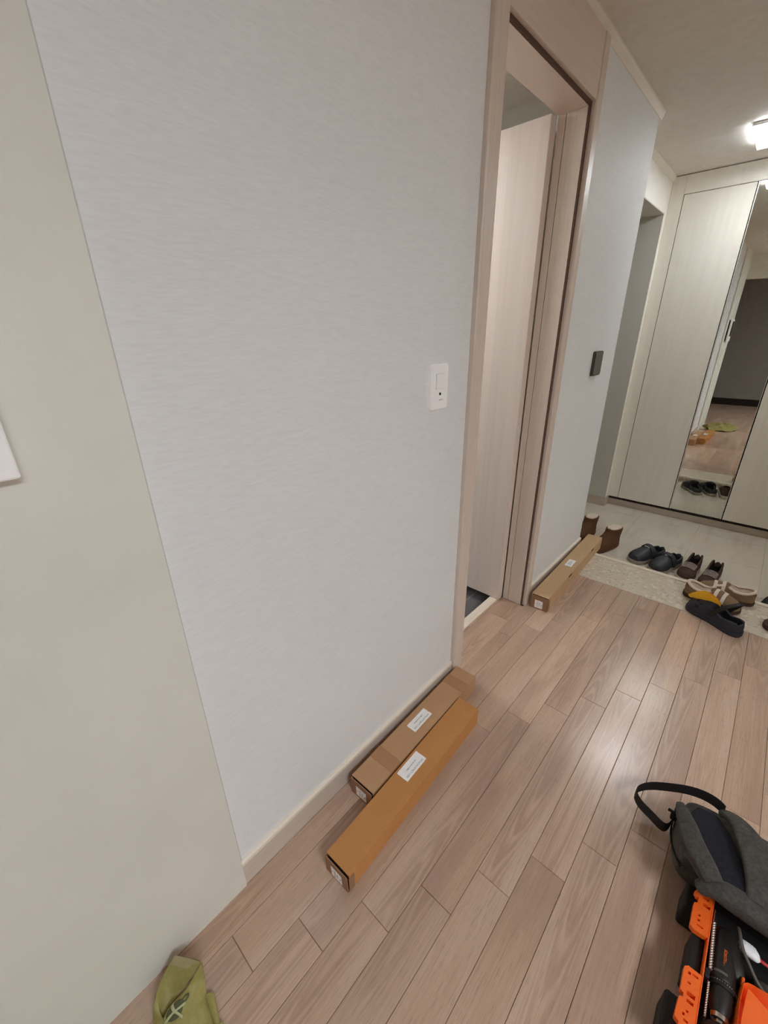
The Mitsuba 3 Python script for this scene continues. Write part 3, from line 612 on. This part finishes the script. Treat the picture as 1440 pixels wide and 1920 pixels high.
# ---------------------------------------------------------------- backpack
B = thing('backpack', 'charcoal grey backpack lying on the floor against the orange tool tray', 'backpack')
def ring(x, yl, yr, zb, zt, e=.55, k=28, dx=0):
    a = np.linspace(0, 2 * np.pi, k, endpoint=False); c, s_ = np.cos(a), np.sin(a)
    return np.c_[x + dx * np.sign(s_) * np.abs(s_), (yl + yr) / 2 + (yl - yr) / 2 * np.sign(c) * np.abs(c) ** e, (zb + zt) / 2 + (zt - zb) / 2 * np.sign(s_) * np.abs(s_) ** e]
secs = [(1.205, -.14, -.36, .030, .070), (1.195, -.115, -.40, .008, .095), (1.15, -.098, -.43, .002, .110), (1.09, -.095, -.44, .002, .130), (1.03, -.104, -.45, .002, .150), (.995, -.116, -.46, .006, .162), (.980, -.124, -.46, .060, .168), (.972, -.130, -.46, .123, .172), (.945, -.148, -.455, .128, .180), (.92, -.172, -.44, .132, .182), (.905, -.192, -.42, .140, .174)]
sp = np.array(secs); body = loft([ring(*r) for r in np.stack([np.interp(np.linspace(0, 1, 48), np.r_[0, np.cumsum(np.linalg.norm(np.diff(sp[:, [0, 3, 4]], axis=0), axis=1))] / np.linalg.norm(np.diff(sp[:, [0, 3, 4]], axis=0), axis=1).sum(), sp[:, j]) for j in range(5)], 1)])
add(B, 'body', body, 'mat_bagfabric', smooth=50)
def ztop(x): return float(np.interp(-x, -sp[:, 0], sp[:, 4]))
pan = [(x, y, ztop(x) + .002) for x, y in ((1.160, -.160), (1.12, -.163), (1.06, -.175), (1.0, -.195), (.95, -.214), (.93, -.224))]
add(B, 'back_panel', ribbon(pan, [.050, .092, .100, .092, .070, .058], .012, (0, 0, 1), n=40, k=24, e=.6), 'mat_bagmesh', smooth=50, label='black padded back panel')
add(B, 'shoulder_strap', ribbon([(1.135, -.098, .108), (1.10, -.104, .128), (1.04, -.122, .152), (.985, -.142, .170), (.945, -.163, .184), (.915, -.182, .184)], [.022, .036, .046, .048, .046, .040], .020, np.array([(0, .45, 1), (0, .5, 1), (0, .45, 1), (0, .35, 1), (0, .25, 1), (0, .2, 1)]), n=40, k=20, e=.7), 'mat_bagfabric', smooth=50)
rs = add(B, 'shoulder_strap', ribbon([(1.18, -.190, .118), (1.145, -.220, .150), (1.09, -.246, .168), (1.03, -.262, .182), (.97, -.270, .192), (.925, -.272, .188)], [.030, .050, .072, .078, .078, .070], .020, (0, -.1, 1), n=40, k=20, e=.7), 'mat_bagfabric', smooth=50)
add(B, 'top_roll', ribbon([(.908, -.165, .150), (.912, -.182, .168), (.915, -.220, .174), (.916, -.270, .174), (.920, -.340, .172), (.925, -.41, .155)], [.030, .050, .054, .054, .052, .040], [.030, .044, .048, .048, .046, .036], (0, 0, 1), n=40, k=20, e=.85), 'mat_bagfabric', smooth=50, label='padded grey edge over the tool tray')
loop = [(1.128, -.100, .092), (1.085, -.088, .080), (1.063, -.078, .078), (1.075, -.044, .076), (1.094, -.006, .076), (1.116, .008, .078), (1.146, -.004, .082), (1.185, -.062, .096), (1.205, -.118, .110), (1.205, -.160, .118), (1.185, -.190, .124)]
lp = spline(loop, 60); tg = np.gradient(lp, axis=0); upv = np.c_[-tg[:, 1], tg[:, 0], np.zeros(60)]
add(B, 'web_strap', ribbon(loop, .036, .0024, upv, n=60, k=12, e=.4), 'mat_web', smooth=50, label='black webbing loop')
add(B, 'buckle', cat_(rbx(1.118, 1.136, -.112, -.088, .083, .110, .004), rbx(1.098, 1.116, -.100, -.082, .078, .098, .004), lathe([(0, .004), (.03, .004)], (1.108, -.104, .100), (0, 1, 0), 12)), 'mat_black', smooth=40, label='black plastic strap buckle')
add(B, 'zip', ribbon([(1.19, -.110, .050), (1.12, -.0935, .055), (1.04, -.100, .070), (.97, -.126, .095)], .006, .004, (0, 1, 0.1), n=30), 'mat_black', smooth=40)

# ---------------------------------------------------------------- orange tool tray
TR = thing('tool_tray', 'orange plastic tool tray with black corner feet under the grey backpack', 'tool box')
yL = -.196
add(TR, 'tray', cat_(cbx(.60, .972, yL - .003, yL, .020, .118, .002), cbx(.60, .972, -.56, -.554, .020, .118, .002), cbx(.966, .972, -.554, yL - .003, .020, .118, .002), cbx(.60, .606, -.554, yL - .003, .020, .118, .002), bx(.606, .966, -.554, yL - .003, .020, .026)), 'mat_orange')
add(TR, 'liner', cat_(bx(.607, .965, -.553, yL - .005, .0262, .040), bx(.960, .9655, -.553, yL - .005, .040, .117), bx(.607, .960, -.5535, -.548, .040, .110)), 'mat_black', label='black inner liner')
def plate(poly, z, h, holes=()):
    p = Polygon(poly).buffer(-.0025).buffer(.0025, quad_segs=4)
    for (x, y, a, b) in holes: p = p.difference(sbox(x - a / 2, y - b / 2, x + a / 2, y + b / 2))
    return extr(p, h, z)
u = add(TR, 'latch', plate([(.955, yL), (.955, -.180), (.916, -.160), (.908, -.166), (.908, -.170), (.894, -.170), (.890, -.163), (.835, -.163), (.830, -.170), (.832, yL)], .104, .014,
        ((.915, -.183, .006, .012), (.899, -.186, .009, .014), (.868, -.176, .005, .004), (.857, -.176, .005, .005), (.845, -.180, .004, .012))), 'mat_orange')
add(u, 'latch_hook', cbx(.877, .893, yL + .001, -.176, .095, .103, .002), 'mat_orange')
u = add(TR, 'latch', plate([(.752, yL), (.752, -.172), (.746, -.166), (.700, -.166), (.698, -.172), (.690, -.172), (.688, -.166), (.650, -.164), (.646, -.172), (.634, -.172), (.628, -.164), (.600, -.166), (.600, yL)], .104, .014,
        ((.740, -.176, .006, .005), (.742, -.186, .004, .010), (.722, -.178, .004, .005), (.703, -.184, .008, .014), (.690, -.184, .006, .012), (.672, -.182, .004, .004), (.664, -.177, .005, .004), (.655, -.182, .004, .008), (.640, -.184, .008, .016))), 'mat_orange')
add(u, 'latch_hook', cbx(.700, .716, yL + .001, -.176, .095, .103, .002), 'mat_orange')
add(TR, 'side_grip', rbx(.752, .845, yL + .001, -.172, .02, .098, .006), 'mat_black', smooth=40, label='black grip recess between the latches')
add(TR, 'foot', rbx(.893, .958, -.1945, -.147, .0, .080, .008), 'mat_black', smooth=40)
add(TR, 'foot', rbx(.632, .706, -.1945, -.147, .0, .080, .008), 'mat_black', smooth=40)
add(TR, 'bit_clip', cat_(rbx(.757, .776, -.2085, yL - .0035, .095, .118, .003)), 'mat_black', smooth=40)

# drill bit: a twisted two-flute rod
def twisted(p0, p1, r, pitch, flat=.62, n=160, k=10):
    p0, p1 = np.array(p0, float), np.array(p1, float); ax = p1 - p0; Ln = np.linalg.norm(ax); ax /= Ln
    u_ = np.cross(ax, (0, 0, 1.0)); u_ /= np.linalg.norm(u_); w_ = np.cross(ax, u_); a = np.linspace(0, 2 * np.pi, k, endpoint=False); S_ = []
    for q in np.linspace(0, 1, n):
        ph = 2 * np.pi * q * Ln / pitch; x, y = r * np.cos(a), r * flat * np.sin(a)
        S_.append(p0 + ax * q * Ln + (x * math.cos(ph) - y * math.sin(ph))[:, None] * u_ + (x * math.sin(ph) + y * math.cos(ph))[:, None] * w_)
    return loft(S_)
BT = thing('drill_bit', 'silver spiral drill bit lying along the edge of the orange tray', 'drill bit')
add(BT, 'flute', twisted((.880, -.2045, .113), (.778, -.2085, .113), .0042, .011, .55), 'mat_bit', smooth=True)
add(BT, 'shank', lathe([(0, .0016), (.012, .0022), (.028, .0034), (.03, .0034)], (.909, -.2035, .113), (-1, -.03, 0), 14), 'mat_chrome', smooth=40)
BT2 = thing('drill_bit', 'thinner silver spiral drill bit nearer the picture bottom in the tray', 'drill bit')
add(BT2, 'flute', twisted((.756, -.209, .112), (.692, -.2105, .108), .0026, .009, .55), 'mat_bit', smooth=True)
add(BT2, 'shank', lathe([(0, .0024), (.018, .0022)], (.692, -.2105, .108), (-1, -.03, -.02), 12), 'mat_black', smooth=40)

# cordless drill
DR = thing('cordless_drill', 'black cordless drill with metal chuck lying in the orange tray', 'drill')
ax = np.array([-.165, -.008, -.004]); ax /= np.linalg.norm(ax); p0 = np.array([.890, -.2275, .094])
add(DR, 'motor_body', lathe([(0, .008), (.003, .015), (.012, .020), (.05, .0225), (.085, .0235), (.108, .0235), (.112, .021)], p0, ax), 'mat_drill', smooth=40)
add(DR, 'handle', loft([ring(x, yl, yr, zb, zt, .7) for x, yl, yr, zb, zt in ((.888, -.228, -.246, .075, .112), (.87, -.222, -.252, .070, .114), (.84, -.22, -.262, .068, .113), (.825, -.225, -.268, .066, .110), (.811, -.235, -.270, .066, .106), (.803, -.240, -.262, .070, .100))]), 'mat_drill', smooth=50)
add(DR, 'torque_ring', lathe([(.112, .0225), (.113, .024), (.122, .024), (.124, .0225)], p0, ax), 'mat_black', smooth=40)
uu = np.cross(ax, (0, 0, 1)); uu /= np.linalg.norm(uu); ww = np.cross(uu, ax)
dots = [lathe([(0, .0011), (.0012, .0009)], p0 + ax * .117 + .0238 * (math.cos(a) * uu + math.sin(a) * ww), math.cos(a) * uu + math.sin(a) * ww, 8) for a in np.linspace(.2, 2.95, 17)]
add(DR, 'scale_marks', cat_(*dots), 'mat_chrome', label='row of pale marks around the torque ring')
add(DR, 'chuck_sleeve', lathe([(.124, .0205), (.130, .0215), (.150, .0205), (.166, .0165), (.168, .015)], p0, ax), 'mat_drill', smooth=40)
add(DR, 'chuck_collar', lathe([(.168, .0145), (.169, .0155), (.177, .0150), (.178, .013)], p0, ax), 'mat_chrome', smooth=40, label='silver chuck collar')
add(DR, 'chuck_jaws', lathe([(.178, .0095), (.184, .0085), (.192, .0050), (.198, .0042), (.205, .004)], p0, ax, 6), 'mat_chrome')
add(DR, 'lettering', text_at('Anmack', .0066, tuple(p0 + ax * .086 + ww * .0232 + uu * .004), tuple(-ax), tuple(-uu), .0008, .034), 'mat_orange', label='orange lettering')
add(DR, 'label_plate', ribbon([p0 + ax * .100 + .0238 * (math.cos(a) * uu + math.sin(a) * ww) for a in np.linspace(.75, 1.75, 8)], .005, .001, np.array([math.cos(a) * uu + math.sin(a) * ww for a in np.linspace(.75, 1.75, 8)]), n=16), 'mat_drillgrey')
add(DR, 'switch_button', rbx(.796, .812, -.2645, -.2595, .102, .113, .002), 'mat_orange', smooth=40, label='orange button')

# small things in the tray
PL = thing('cable_connector', 'white plastic connector on a red cable beside the black drill', 'connector')
add(PL, 'body', loft([ring(x, yl, yr, zb, zt, .8) for x, yl, yr, zb, zt in ((.890, -.253, -.270, .100, .108), (.887, -.250, -.281, .095, .113), (.878, -.250, -.287, .092, .115), (.869, -.253, -.288, .094, .114), (.865, -.260, -.284, .100, .108))]), 'mat_white', smooth=50)
add(PL, 'cable', tube([(.874, -.284, .104), (.872, -.300, .105), (.876, -.33, .103), (.872, -.38, .101), (.862, -.43, .098)], .0035), 'mat_red', smooth=True, label='red cable')
PO = thing('fabric_pouch', 'dark grey fabric pouch under the white connector in the tray', 'pouch')
add(PO, 'body', loft([ring(x, yl, yr, zb, zt, .7) for x, yl, yr, zb, zt in ((.855, -.290, -.40, .046, .074), (.852, -.286, -.44, .042, .084), (.845, -.286, -.46, .041, .087), (.834, -.290, -.46, .041, .084), (.826, -.30, -.44, .046, .07))]), 'mat_bagfabric', smooth=60)
CO = thing('cord', 'dark grey cord curving between the black drill and the white connector', 'cord')
add(CO, 'cord_sheath', tube([(.905, -.246, .112), (.886, -.250, .116), (.868, -.256, .112), (.850, -.270, .105), (.836, -.284, .096), (.825, -.310, .088)], .0035), 'mat_drillgrey', smooth=True)
OBX = -.022
OB = thing('plastic_bin', 'open orange plastic bin beside the drill chuck inside the tray', 'bin')
def bin_wall(pts, z0, z1, th=.0028): return ribbon([(x, y, (z0 + z1) / 2) for x, y in pts], z1 - z0, th, (0.02, 0.01, 0.0) if False else np.array([(-(pts[min(i + 1, len(pts) - 1)][1] - pts[max(i - 1, 0)][1]), pts[min(i + 1, len(pts) - 1)][0] - pts[max(i - 1, 0)][0], 0) for i in range(len(pts))]), n=60, k=10, e=.35)
outl = [(.820, -.262), (.826, -.268), (.830, -.285), (.836, -.310), (.838, -.36), (.82, -.40), (.74, -.405), (.70, -.39), (.690, -.33), (.694, -.275), (.704, -.262), (.74, -.258), (.77, -.258), (.80, -.260), (.8195, -.2618)]
outl = [(a + OBX, b) for a, b in outl]
add(OB, 'wall', bin_wall(outl, .045, .118), 'mat_orange', smooth=50)
add(OB, 'base', extr(Polygon(outl), .004, .0415), 'mat_orange')
lidp = [(.812, -.270), (.806, -.30), (.80, -.335), (.72, -.335), (.712, -.30), (.716, -.262), (.76, -.264)]
lidp = [(a + OBX, b) for a, b in lidp]
lid = extr(Polygon(lidp).buffer(.004), .003, 0)
lid.apply_transform(trimesh.transformations.rotation_matrix(.30, (1, 0, 0), (.76, -.262, 0))); lid.apply_translation((0, -.002, .116))
add(OB, 'lid', lid, 'mat_orange')
KB = thing('hand_tool', 'rounded black plastic tool end at the bottom edge in the tray', 'tool')
add(KB, 'grip', lathe([(0, .006), (.004, .014), (.014, .019), (.034, .021), (.06, .020), (.07, .012)], (.690, -.225, .070), (-.3, -.12, .85)), 'mat_black', smooth=50)

# ---------------------------------------------------------------- yellow sack
SK = thing('woven_sack', 'crumpled yellow woven sack with dark print on the floor by the near wall', 'sack')
def sheet_fn(rows, amp=.004, seed=0):
    from scipy.interpolate import RectBivariateSpline
    R = np.asarray(rows, float); a, b = R.shape[:2]; ka, kb = min(2, a - 1), min(2, b - 1)
    f = [RectBivariateSpline(np.linspace(0, 1, a), np.linspace(0, 1, b), R[..., i], kx=ka, ky=kb) for i in range(3)]
    def P(u, v): p = np.array([g(u, v)[0, 0] for g in f]); return p + (meshkit.fbm(p * 28.0 + seed, 3) - .5) * amp * 2 * np.array([.6, .6, 1])
    def at(u, v, lift=0.0):
        p = P(u, v)
        if lift == 0: return p
        n = np.cross(P(u + 1e-3, v) - p, P(u, v + 1e-3) - p); n /= np.linalg.norm(n) + 1e-12; return p + n * lift * (1 if n[2] > 0 else -1)
    return at
def sheet(rows, n=24, amp=.004, seed=0, th=.0012):
    f = sheet_fn(rows, amp, seed); q = np.linspace(0, 1, n)
    g = grid_mesh([[f(u, v) for v in q] for u in q])
    if g.face_normals[:, 2].mean() < 0: g.invert()
    h_ = g.copy(); h_.vertices = h_.vertices - g.vertex_normals * th; h_.invert(); return cat_(g, h_)
# mouth of the sack: inner wall with its hem, the front fold, two small lips
SA = [[(.019, .694, .062), (.036, .662, .078), (.0535, .627, .088)], [(-.016, .690, .036), (.002, .662, .040), (.024, .634, .052)], [(-.035, .671, .044), (-.016, .654, .024), (.006, .639, .030)], [(-.044, .655, .042), (-.034, .648, .018), (-.022, .639, .026)], [(-.050, .650, .018), (-.044, .642, .010), (-.036, .632, .020)]]
SB = [[(.0535, .625, .086), (.0538, .624, .085), (.054, .622, .084)], [(.024, .627, .058), (.038, .624, .052), (.049, .619, .038)], [(.004, .631, .040), (.024, .619, .044), (.043, .609, .020)], [(-.024, .630, .038), (.008, .612, .042), (.038, .597, .004)], [(-.040, .622, .032), (-.002, .600, .038), (.035, .575, .003)], [(-.040, .605, .028), (-.006, .580, .034), (.032, .550, .003)], [(-.045, .575, .020), (-.008, .550, .028), (.030, .520, .003)]]
add(SK, 'cloth', sheet(SA, amp=.003, seed=1), 'mat_sack', smooth=60)
add(SK, 'hem', sheet([[(.0188, .6935, .0632), (.0362, .6605, .0790), (.0533, .6260, .0890)], [(.013, .6915, .0595), (.030, .6590, .0725), (.0490, .6275, .0800)], [(.006, .6895, .0540), (.024, .6580, .0650), (.0435, .6285, .0715)]], amp=.001, seed=1), 'mat_sackhem', smooth=60, label='paler stitched hem')
FB = sheet_fn(SB, .003, 2)
add(SK, 'cloth', sheet(SB, amp=.003, seed=2), 'mat_sack', smooth=60)
add(SK, 'cloth', sheet([[(.039, .601, .014), (.046, .597, .016), (.052, .592, .013)], [(.036, .578, .012), (.043, .573, .016), (.047, .568, .010)], [(.033, .553, .009), (.038, .549, .012), (.041, .544, .006)], [(.03, .52, .006), (.035, .515, .006), (.038, .51, .003)]], amp=.002, seed=3), 'mat_sack', smooth=60)
add(SK, 'cloth', sheet([[(-.034, .672, .047), (-.034, .670, .046), (-.033, .668, .044)], [(-.046, .656, .040), (-.044, .649, .036), (-.040, .640, .033)], [(-.057, .650, .006), (-.048, .636, .018), (-.038, .621, .022)], [(-.07, .62, .003), (-.055, .60, .014), (-.045, .59, .018)]], amp=.002, seed=4), 'mat_sack', smooth=60)
def bar(p, q, w, lift, n=10):
    p, q = np.array(p, float), np.array(q, float); d = (q - p) / np.linalg.norm(q - p); o = np.array([-d[1], d[0]]) * w / 2
    g = grid_mesh([[FB(*(p + (q - p) * t + o * e), lift) for e in (-1, 0, 1)] for t in np.linspace(0, 1, n)]); return g if g.face_normals[:, 2].mean() > 0 else (g.invert() or g)
def disc(c, r0, r1, lift, n=28):
    g = grid_mesh([[FB(c[0] + rr_ * math.cos(t), c[1] + rr_ * 1.25 * math.sin(t), lift) for rr_ in np.linspace(r0, r1, 9)] for t in np.linspace(0, 2 * np.pi, n)]); return g if g.face_normals[:, 2].mean() > 0 else (g.invert() or g)
add(SK, 'print', disc((.60, .24), .002, .150, .0030), 'mat_sackprint', label='dark printed mark crossed by pale bars')
add(SK, 'print', disc((.46, .40), .030, .070, .0034), 'mat_sackprint')
add(SK, 'print_bar', bar((.49, .10), (.74, .42), .048, .0042), 'mat_sackline')
add(SK, 'print_bar', bar((.53, .46), (.72, .04), .048, .0045), 'mat_sackline')
# the rest of the heap, seen in the mirror
gx, gy = np.meshgrid(np.linspace(-.60, .045, 60), np.linspace(.30, .68, 44), indexing='ij')
rr = np.sqrt(((gx + .28) / .33) ** 2 + ((gy - .49) / .19) ** 2)
edge = rr + .35 * (meshkit.fbm(np.stack([gx * 7, gy * 7, gx * 0], -1), 3, 5) - .5)
rid = 1 - np.abs(2 * meshkit.fbm(np.stack([gx * 9 + 3, gy * 14, gx * 0 + 2], -1), 3, 8) - 1)
zz = np.clip(1.15 - edge, 0, 1) ** .6 * (.012 + .06 * rid ** 2)
keep = (edge < 1.1)
g = grid_mesh(np.stack([gx, gy, np.maximum(zz, .002)], -1)); kf = keep.reshape(-1)[g.faces].all(1); g = trimesh.Trimesh(g.vertices, g.faces[kf], process=False); g.remove_unreferenced_vertices()
if g.face_normals[:, 2].mean() < 0: g.invert()
add(SK, 'cloth', g, 'mat_sack', smooth=60)
